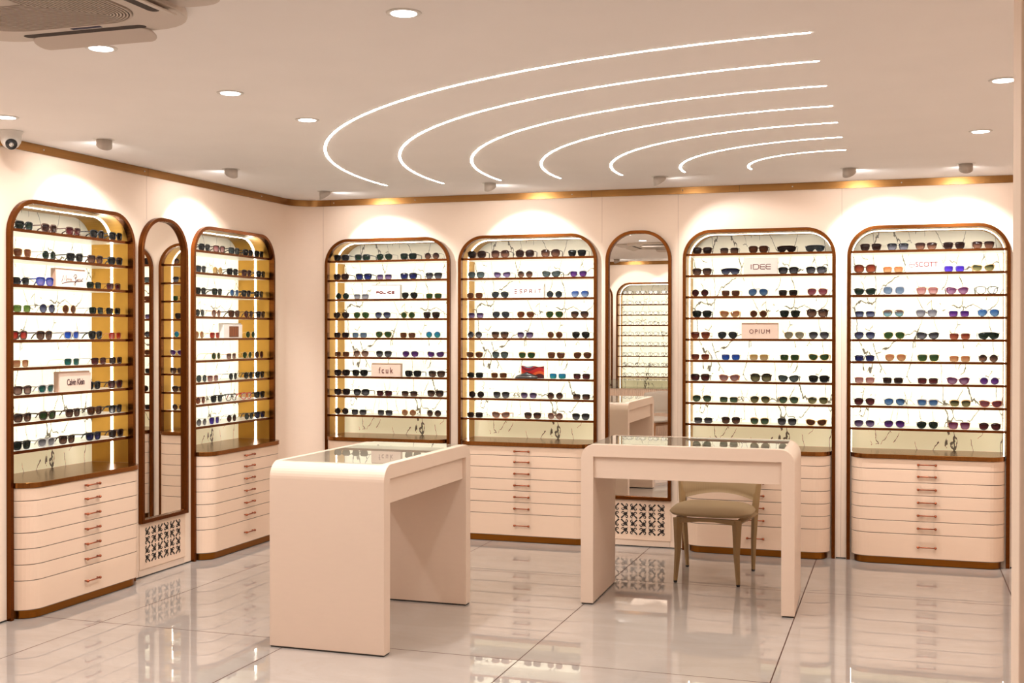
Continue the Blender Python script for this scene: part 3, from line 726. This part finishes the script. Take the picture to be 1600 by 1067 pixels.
LENS = {  # top colour, bottom colour, alpha top/bottom, words, frame
    'bk': ('0d0f10', '151819', .97, .95, 'black', 'black'), 'dk': ('1d0f0e', '2a1612', .97, .93, 'very dark brown', 'dkbrown'),
    'bn': ('241210', '8a5d47', .97, .75, 'brown gradient', 'dkbrown'), 'br': ('57280f', '6b3617', .95, .9, 'brown', 'gold'),
    'gy': ('17161b', '77747c', .97, .7, 'grey gradient', 'black'), 'sl': ('23282c', '343b40', .96, .93, 'slate grey', 'gun'),
    'gl': ('5f5d66', 'b5b2b8', .9, .6, 'pale grey gradient', 'silver'), 'gs': ('3e4a49', '5c6a68', .93, .85, 'grey-green', 'black'),
    'gk': ('0d1c15', '15291e', .97, .94, 'black-green', 'black'), 'gn': ('1f3a17', '35561f', .95, .9, 'green', 'gold'),
    'gg': ('142a1c', '6d8f6a', .96, .75, 'green gradient', 'gold'), 'gl2': ('4c6a1e', '7d9b43', .93, .85, 'light green', 'silver'),
    'ol': ('2b2b12', 'a39a63', .96, .72, 'olive gradient', 'gold'), 'bl': ('2a5b94', '6a95bf', .93, .8, 'blue', 'silver'),
    'bg': ('2f5cab', 'a8c2e8', .93, .7, 'light blue gradient', 'silver'), 'rl': ('0d3fae', '2a6be0', .95, .9, 'bright royal blue', 'silver'),
    'nv': ('10133f', '232c6e', .96, .92, 'navy blue', 'black'), 'ng': ('0f1234', '6f7690', .97, .75, 'navy gradient', 'black'),
    'sb': ('56697f', '7d92a8', .92, .85, 'steel blue', 'silver'), 'mb': ('1b7fb0', '2aa5a0', .95, .9, 'turquoise mirrored', 'silver'),
    'pu': ('3a1560', '7a3f92', .96, .85, 'purple', 'silver'), 'pg': ('2a1440', '9b82ab', .96, .7, 'purple gradient', 'silver'),
    'vi': ('3b1fa0', '5a3fc4', .95, .9, 'bright violet', 'silver'), 'lp': ('5a2350', 'b98aa8', .93, .75, 'plum gradient', 'plum'),
    'lb': ('4b5fae', '9b86c8', .9, .75, 'lilac blue', 'navy'), 'pb': ('6b4338', 'c79c88', .93, .7, 'pinkish brown gradient', 'copper'),
    'pk': ('9a5a58', 'd6a49c', .9, .75, 'rose pink', 'copper'), 'rs': ('6e2530', '965058', .93, .82, 'rose red', 'copper'),
    'or': ('b56a3e', 'd9a06c', .9, .75, 'pale orange', 'gold'), 'am': ('d0a050', 'e6c48a', .88, .7, 'amber yellow', 'gold'),
    'be': ('8c8268', 'b0a68a', .9, .75, 'beige', 'gold'), 'rb': ('6a1f10', 'a85434', .95, .85, 'reddish brown', 'copper'),
    'mr': ('340d12', '6b242a', .97, .87, 'maroon', 'dkbrown'), 'mg': ('6a1f44', 'b57896', .95, .75, 'magenta gradient', 'copper'),
    'rd': ('a01810', 'd8452c', .95, .88, 'orange red', 'copper'), 'tl': ('0c4a44', '17746a', .95, .9, 'teal', 'silver'),
    'tg': ('5b4036', '7fb6c2', .93, .82, 'brown-to-teal gradient', 'gold'),
    'cl': ('e8e8ea', 'f2f2f2', .12, .12, '', 'black'), 'er': ('e8dcd8', 'f2e8e4', .15, .15, 'red-framed', 'red')}
FRAMES = {'black': mat('black acetate', (.012, .012, .013), .2), 'dkbrown': mat('dark tortoise acetate', (.045, .017, .010), .2),
          'gold': mat('thin gold metal', (.75, .52, .25), .3, 1.), 'silver': mat('thin silver metal', (.6, .6, .6), .3, 1.),
          'gun': mat('gunmetal', (.10, .10, .11), .3, 1.), 'plum': mat('plum acetate', (.12, .02, .06), .2), 'navy': mat('navy acetate', (.01, .02, .16), .2),
          'copper': mat('copper metal', (.55, .22, .13), .3, 1.), 'red': mat('red acetate', (.5, .03, .02), .25),
          'crystal': mat('clear grey acetate', (.45, .43, .42), .15, alpha=.8)}
LM = {}
def lens_mat(c):
    if c in LM: return LM[c]
    t_, b_, a1, a2, nm, _ = LENS[c]; m = mat('lens ' + (nm or 'clear'), (.5, .5, .5), .10, spec=.2); a2 = a2 * .5 + a1 * .5
    tc = N(m, 'ShaderNodeTexCoord'); sp = N(m, 'ShaderNodeSeparateXYZ'); LK(m, tc.outputs['Generated'], sp.inputs[0])
    rp = N(m, 'ShaderNodeValToRGB'); e = rp.color_ramp.elements
    e[0].position = .12; DK = lambda c_: tuple(v * (.42 if c not in ('cl', 'er') else 1) for v in lin(c_)[:3]) + (1,)
    e[0].color = DK(b_); e[1].position = .75; e[1].color = DK(t_)
    LK(m, sp.outputs[2], rp.inputs[0]); LK(m, rp.outputs[0], bsdf(m).inputs['Base Color'])
    mr = N(m, 'ShaderNodeMapRange'); mr.inputs['From Min'].default_value = .1; mr.inputs['From Max'].default_value = .75
    mr.inputs['To Min'].default_value = a2; mr.inputs['To Max'].default_value = a1
    LK(m, sp.outputs[2], mr.inputs['Value']); LK(m, mr.outputs[0], bsdf(m).inputs['Alpha'])
    LM[c] = m; return m
def assign(o, m):
    if not o.data.materials: o.data.materials.append(None)
    o.material_slots[0].link = 'OBJECT'; o.material_slots[0].material = m
def make_pair(kd, name='sunglasses'):
    root = empty(name); lenses_front, temples = glasses_meshes(kd)
    for me in lenses_front + temples:
        me.materials.append(None)
        o = bpy.data.objects.new(me.name.split('.')[0], me); COL.objects.link(o); o.parent = root
        o.material_slots[0].link = 'OBJECT'
    return root
PROTO = {}
def place_pair(kd, c, loc, rz, label, group, cat='sunglasses'):
    key = (kd, cat)
    if key not in PROTO:
        root = make_pair(kd, 'eyeglasses' if cat == 'eyeglasses' else 'sunglasses'); PROTO[key] = root
    else:
        src = PROTO[key]; root = src.copy(); COL.objects.link(root)
        for ch in src.children:
            o = ch.copy(); COL.objects.link(o); o.parent = root
    root.location = loc; root.rotation_euler = (0, 0, rz); tag(root, label, cat, group)
    fr = FRAMES[LENS[c][5]]
    if kd in 'WOE' and c not in ('cl', 'er') and LENS[c][5] in ('gold', 'silver', 'copper'): fr = FRAMES['dkbrown' if LENS[c][5] != 'silver' else 'crystal']
    for o in root.children:
        o.material_slots[0].material = lens_mat(c) if o.name.startswith('lens') else fr
    return root
ORD = ['', 'second', 'third', 'fourth', 'fifth', 'sixth', 'seventh', 'eighth', 'bottom']; ORD[0] = 'top'
POSW = ['leftmost', 'second from left', 'middle', 'second from right', 'rightmost']
GLASSES = {
'c3':'''0.105 W bk;0.305 W gk;0.502 A gk;0.719 W gk;0.922 R bn
0.120 W dk;0.319 W nv;0.505 T pg;0.716 W nv;0.934 N gy
0.093 R gk;0.293 T gl;S;0.728 A bk;0.936 T gn
0.095 A dk;0.295 A gn;0.488 A ng;0.714 R gn;0.913 N dk
0.087 T dk;0.281 T sb;0.493 A gn;0.711 T br;0.930 R mb
0.087 T br;0.288 A pb;0.499 K gy;0.735 A pu;0.955 C pu
0.093 W dk;0.281 W bk;S;0.754 W bk;0.960 W bn
0.105 W dk;0.298 W gy;0.507 T mr;0.723 T bn;0.946 W bn
0.087 R dk;0.281 T gy;0.512 T gy;0.723 R or;0.940 R bn''',
'c4':'''0.135 O dk;0.332 O bn;0.532 O dk;0.739 O bn;0.955 N bk
0.129 K gs;0.341 C pg;0.537 R bn;0.748 C gs;0.964 K pu
0.120 T br;0.329 A sl;S;0.770 R sl;0.978 A bg
0.124 T pg;0.332 A sl;0.537 A br;0.774 A gn;0.978 A bn
0.108 R gy;0.330 N bn;0.537 K pg;0.781 R br;0.987 A bk
0.117 K br;0.328 K gs;0.551 K gn;0.788 N br;0.996 A br
0.099 T bk;0.322 T br;S;0.801 T mb;0.990 T mr
0.136 R dk;0.339 K gy;0.565 K pg;0.780 R bn;0.988 T bn
0.098 T dk;0.338 C pb;0.598 K bn;0.782 R pb;0.984 K gy''',
'c5':'''0.134 W dk;0.334 T bn;0.548 W br;0.749 H dk;0.951 H sl
0.134 W bn;0.341 H ng;S;0.762 W gy;0.958 W gy
0.117 R mr;0.346 T br;0.545 A bl;0.760 T dk;0.968 A rs
0.135 W gk;0.338 C or;0.548 R br;0.775 N gk;0.969 O bn
0.118 N rb;0.323 A sl;S;0.804 A be;0.992 A gy
0.112 T rb;0.348 T rl;0.551 T am;0.773 T gn;0.990 C gn
0.109 W mr;0.336 C pk;0.567 O ol;0.765 C gs;0.980 W bk
0.135 A gg;0.334 T gg;0.562 A ol;0.767 A gg;0.974 A ol
0.145 T gy;0.349 K bn;0.558 K gg;0.756 K gy;0.964 C br''',
'c6':'''0.159 N dk;0.343 N gy;0.532 N bn;0.717 N dk;0.907 N bn
0.112 O rb;0.311 T or;S;0.719 T vi;0.909 C ol
0.115 C gk;0.317 O sb;0.541 N pk;0.739 C lp;0.932 E cl
0.114 T ng;0.315 A tg;0.537 N gl;0.751 T pu;0.942 A bl
0.112 A ng;0.321 A gn;0.546 C gy;0.757 T rb;0.946 H gk
0.112 T nv;0.330 A or;0.550 N gn;0.757 T or;0.943 R bn
0.115 T pk;0.312 T dk;0.547 T mr;0.747 C lp;0.951 R pu
0.106 A mr;0.325 A bl;0.547 W bl;0.762 K ol;0.964 C rs
0.108 A pg;0.324 A pu;0.546 A gk;0.755 N mg;0.954 A mr''',
'l1':'''0.201 W gk;0.397 W dk;0.628 W mr;0.841 W bk;1.062 W bk
0.182 N br;0.409 R gk;0.631 W bk;0.834 W bn;1.019 W bk
0.155 T bk;0.366 W lb;S;0.827 T gk;1.016 T mr
0.173 T gl2;0.384 R ng;0.592 R br;0.833 T gk;1.051 T bk
0.158 W rd;0.366 W bn;0.605 W rl;0.839 W bk;1.025 T rd
0.172 T or;0.607 T tl;0.852 T mr;1.053 T dk
0.174 W pb;0.368 W tl;S;0.823 W bk;1.031 W mr
0.176 W bn;0.382 W gn;0.612 W bn;0.838 W br;1.067 W gy
0.168 W gk;0.368 W gl;0.563 W bn;0.804 W nv;1.052 W dk''',
'l2':'''0.229 W bk;0.424 W pk;0.640 W gs;0.850 W bk;1.046 W bk
0.205 W sl;0.415 R am;0.640 W bk;0.837 W mr;1.058 W bk
0.205 W bk;0.420 W gk;0.638 R bl;0.823 W bk;1.062 W bk
0.187 R sl;0.405 R pb;0.637 W br;0.843 R mr;1.045 W dk
0.174 R or;0.386 T rd;S;0.884 R gn
0.408 R gn;0.608 T pb;0.843 R gn;1.045 R mr
0.190 R gs;0.363 T pk;0.639 R sl;0.853 R bk;1.083 W bk
0.200 R rb;0.409 N sl;0.623 E cl;0.842 E er;1.093 W bk
0.189 R gl;0.381 N vi;0.617 R mr;0.862 R gs;1.093 W nv''',
}
for k, txt in GLASSES.items():
    (lx, ly, _), rz = place(k); W = CABS[k][1]
    for i, row in enumerate(txt.strip().split('\n')):
        items = row.split(';'); real = [q for q in items if q != 'S']
        for j, it in enumerate(items):
            if it == 'S': continue
            v, kd, c = it.split(); v = min(max(float(v), .120), W - .120); y = random.uniform(.028, .05); z = SHELF_Z[i] + .0065
            if kd == 'E': y = .05
            wx, wy = (lx + v, y) if k[0] == 'c' else (-y, ly + v)
            nm = LENS[c][4]
            pos = POSW[j] if len(items) == 5 else ['leftmost', 'second from left', 'second from right', 'rightmost'][j]
            noun = 'eyeglasses' if kd == 'E' else 'sunglasses'
            lab = f"{nm} {KIND[kd][6]} {noun}, {pos}, {ORD[i]} shelf, {CAB_PHRASE[k]}".strip()
            place_pair(kd, c, (wx, wy, z), rz + random.uniform(-.07, .07), lab, 'eyewear on the lit cabinet shelves', noun if noun == 'sunglasses' else 'eyeglasses')
for i in range(9):
    for j in range(5):
        place_pair('E', 'cl', (OC[0] + .16 + j * .2, OPP - .04, SHELF_Z[i] + .0065), PI, f"clear-lensed eyeglasses, {POSW[j]}, {ORD[i]} shelf, opposite-wall cabinet seen in the mirror",
                   'clear eyeglasses in the opposite-wall cabinet', 'eyeglasses')

# ---------------------------------------------------------------- name signs on the shelves
def sign(k, v0, v1, shelf, h, label, face='signface', ink='ink', draw=None, dep=.045, y=.018):
    (lx, ly, _), rz = place(k); vc = (v0 + v1) / 2; w_ = v1 - v0; z = SHELF_Z[shelf] + .0068
    loc = (lx + vc, y, z) if k[0] == 'c' else (-y, ly + vc, z)
    t = empty('name_sign', loc, rz, label, 'sign', 'name signs on the shelves')
    MB().box(-w_ / 2, w_ / 2, 0, .010, 0, h - .010).build('face_plate', M[face], t, bevel=.001)
    MB().box(-w_ / 2, w_ / 2, .0102, dep, 0, h).build('backing_block', M['signback' if face == 'signface' else 'signwhite'], t, bevel=.001)
    me = draw(w_, h)
    o = bpy.data.objects.new('lettering', me); COL.objects.link(o); o.parent = t; me.materials.clear(); me.materials.append(M[ink]); o.location = (0, -.0012, (h - .01) / 2)
    return t
def strokes(lines, r=.0016):
    r *= 1.75
    b = MB()
    for ln in lines: b.tube([(x, 0, z) for x, z in ln], r, 6)
    b.v = [(x, y * .3, z) for x, y, z in b.v]
    return b.mesh('lettering', None)
def police(w_, h):
    # wide blocky capitals with rounded corners
    L, hh = [], .0075; cw = .022; x = -.5 * 6 * .030 + .004
    def at(g): return [[(x + u * cw, (v - .5) * 2 * hh) for u, v in ln] for ln in g]
    G = {'P': [[(0, 0), (0, 1), (.85, 1), (1, .85), (1, .55), (.85, .42), (0, .42)]], 'O': [[(.12, 0), (0, .15), (0, .85), (.12, 1), (.88, 1), (1, .85), (1, .15), (.88, 0), (.12, 0)]],
         'L': [[(0, 1), (0, 0), (1, 0)]], 'I': [[(.3, 0), (.3, 1)]], 'C': [[(1, 1), (.12, 1), (0, .85), (0, .15), (.12, 0), (1, 0)]], 'E': [[(1, 1), (0, 1), (0, 0), (1, 0)], [(0, .5), (.9, .5)]]}
    for ch in 'POLICE':
        L += at(G[ch]); x += .030 if ch != 'I' else .016
    return strokes([[(a + .007, c) for a, c in ln] for ln in L], .0021)
def idee(w_, h):
    L = []; hh = .017
    L.append([(-.068, -hh), (-.068, hh)])
    L.append([(-.052, hh), (-.022, hh), (-.013, hh * .6), (-.013, -hh * .6), (-.022, -hh), (-.052, -hh), (-.052, hh)])
    for x in (-.002, .040): L += [[(x + .034, hh), (x + .006, hh), (x, hh * .7), (x, -hh * .7), (x + .006, -hh), (x + .034, -hh)], [(x, 0), (x + .034, 0)]]
    return strokes(L, .0015)
def esprit(w_, h):
    L = []; x = -.105; hh = .014; s_ = .041
    L += [[(x, z), (x + .020, z)] for z in (-hh, 0, hh)]; x += s_
    L.append([(x + .02, hh * .7), (x + .014, hh), (x + .005, hh), (x, hh * .5), (x + .004, .1 * hh), (x + .016, -.1 * hh), (x + .02, -hh * .5), (x + .015, -hh), (x + .005, -hh), (x, -hh * .7)]); x += s_
    L += [[(x, -hh), (x, hh)], [(x + .004, hh), (x + .015, hh), (x + .019, hh * .6), (x + .015, 0), (x + .004, 0)]]; x += s_
    L += [[(x, -hh), (x, hh)], [(x + .004, hh), (x + .015, hh), (x + .019, hh * .6), (x + .015, 0), (x + .004, 0)], [(x + .010, 0), (x + .02, -hh)]]; x += s_
    L += [[(x + .004, -hh), (x + .004, hh)]]; x += s_ * .72
    L += [[(x, hh), (x + .022, hh)], [(x + .011, hh), (x + .011, -hh)]]
    return strokes(L, .0017)
def script_sig(w_, h):
    L = [[(-.085, -.022), (-.070, .022), (-.062, -.010), (-.050, .026), (-.046, -.016), (-.040, -.004), (-.034, .004), (-.030, -.012), (-.024, .004), (-.020, -.012), (-.014, .006), (-.010, -.012), (-.006, .002), (-.002, -.012)],
         [(.012, .014), (.022, .030), (.036, .030), (.040, .018), (.030, .004), (.020, .006), (.030, .020), (.032, -.020), (.022, -.045), (.014, -.036), (.030, -.016), (.044, -.002)],
         [(.044, -.012), (.050, .004), (.052, -.012), (.058, .004), (.062, -.010), (.068, .006), (.072, -.008), (.092, .008)],
         [(-.084, -.034), (-.05, -.024), (-.01, -.018), (.02, -.017), (.09, -.010)]]
    return strokes([[(x * 1.1, z * .9) for x, z in ln] for ln in L], .0013)
def scott(w_, h):
    me = text_mesh('SCOTT', .052, .9, 1.0, .0012); bm = bmesh.new(); bm.from_mesh(me)
    for v in bm.verts: v.co.x += .022
    bm.to_mesh(me); bm.free()
    b = MB(); ring = [(-.076 + .017 * math.cos(t_ * PI / 8), .018 * math.sin(t_ * PI / 8)) for t_ in range(16)]
    b.tube([(x, 0, z) for x, z in ring], .0022, 5, closed=True); b.tube([(-.092, 0, 0), (-.060, 0, 0)], .0022, 5)
    m2 = b.mesh('q', None); bm = bmesh.new(); bm.from_mesh(me); bm.from_mesh(m2); bm.to_mesh(me); bm.free(); return me
x3, x4, x5, x6, y1, y2 = .255, 1.422, 3.206, 4.384, -3.396, -1.579
sign('c3', .652 - x3, .904 - x3, 2, .115, 'white sign with wide blocky maroon capitals, third shelf near the corner', 'signwhite', draw=police)
sign('c3', .652 - x3, .909 - x3, 6, .108, 'blush sign with four thin spaced lowercase letters, seventh shelf near the corner', draw=lambda w_, h: text_mesh('fcuk', .068, .78, 1.45, .0004))
sign('c4', 1.850 - x4, 2.115 - x4, 2, .112, 'white sign with thin spaced capitals whose first letter is three bars', 'signwhite', draw=esprit)
sign('c5', 3.649 - x5, 3.892 - x5, 1, .122, 'blush-white sign with four thin wide letters, second shelf right of the mirror', 'signwhite', draw=idee)
sign('c5', 3.634 - x5, 3.898 - x5, 4, .116, 'blush sign with bold round dark capitals, fifth shelf right of the mirror', draw=lambda w_, h: text_mesh('OPIUM', .044, .95, 1.3, 0.))
sign('c6', 4.781 - x6, 5.013 - x6, 1, .116, 'white sign with serif capitals after a barred circle, second shelf far right', 'signwhite', draw=scott)
sign('l1', -2.951 - y1, -2.681 - y1, 2, .112, 'white sign with a handwritten dark signature on the nearer left cabinet', 'signface', 'inkdark', draw=script_sig)
sign('l1', -2.926 - y1, -2.640 - y1, 6, .122, 'blush sign with thin dark narrow lettering on the nearer left cabinet', ink='inkdark', draw=lambda w_, h: text_mesh('Calvin Klein', .054, .66, .95, .0006))
t = sign('l2', -1.118 - y2, -.857 - y2, 4, .112, 'cream block with a square brown leather patch on the farther left cabinet', 'signwhite', draw=lambda w_, h: MB().box(-.055, .075, -.001, .001, -.042, .038).mesh('lettering', None))
for ch in t.children:
    if ch.name.startswith('lettering'): ch.name = 'leather_patch'; ch.data.materials.clear(); ch.data.materials.append(M['leather'])
b = MB(); [b.box(-.05 + i * .024, -.042 + i * .024, -.0026, -.0012, -.034, .030) for i in range(5)]
b.build('tooling', M['handle'], t, (0, 0, .051))

# spectacle case and bright packet on the seventh shelf of the second back cabinet
zs = SHELF_Z[6] + .0068
t = empty('glasses_case', (1.965, .045, zs), 0, 'black half-moon hard glasses case lying on a shelf left of the mirror', 'case')
b = MB(); k = 20; vs = []
prof = [(1.0, 0), (1.0, .012), (.97, .024), (.86, .038), (.6, .048), (.25, .052), (0, .052)]
for s_, z in prof:
    vs += [(x * s_ + .006 * (z / .05), y * s_, z * (1 - .35 * abs(x) / .09)) for x, y in sell(.092, .028, 2.2, k)]
b.add(vs, [(i * k + q, i * k + (q + 1) % k, (i + 1) * k + (q + 1) % k, (i + 1) * k + q) for i in range(len(prof) - 1) for q in range(k)] + [tuple(range(k))], True)
b.build('shell', M['black'], t)
MB().tube([(x * 1.004, y * 1.004, .014) for x, y in sell(.092, .028, 2.2, k)], .0012, 5, closed=True).build('rim', M['metal'], t)
m = mat('swirled print', (.5, .1, .1), .4); tc = N(m, 'ShaderNodeTexCoord'); sp = N(m, 'ShaderNodeSeparateXYZ'); LK(m, tc.outputs['Generated'], sp.inputs[0])
wv = math_node(m, 'ADD', math_node(m, 'MULTIPLY', math_node(m, 'SINE', math_node(m, 'MULTIPLY', sp.outputs[0], 5.5)), .22), math_node(m, 'ADD', sp.outputs[2], math_node(m, 'MULTIPLY', sp.outputs[0], .25)))
rp = N(m, 'ShaderNodeValToRGB'); rp.color_ramp.interpolation = 'CONSTANT'; e = rp.color_ramp.elements
e[0].position = 0; e[0].color = lin('4a0d18'); e[1].position = .99; e[1].color = lin('e8f0f4')
for p_, c_ in ((.30, 'e8622a'), (.48, 'd02020'), (.72, '7c1228'), (.86, 'c8182c'), (.93, '3f9ecb')): q = e.new(p_); q.color = lin(c_)
LK(m, math_node(m, 'MULTIPLY', wv, .85), rp.inputs[0]); LK(m, rp.outputs[0], bsdf(m).inputs['Base Color'])
t = MB().prism([(-.093, 0), (.093, 0), (.093, .096), (.05, .090), (0, .098), (-.05, .092), (-.093, .100)], -.006, .006, 'y').build('packet', m, None, (2.0, .105, zs))
tag(t, 'folded red, orange and blue swirl-printed cloth packet behind the black case', 'packet')
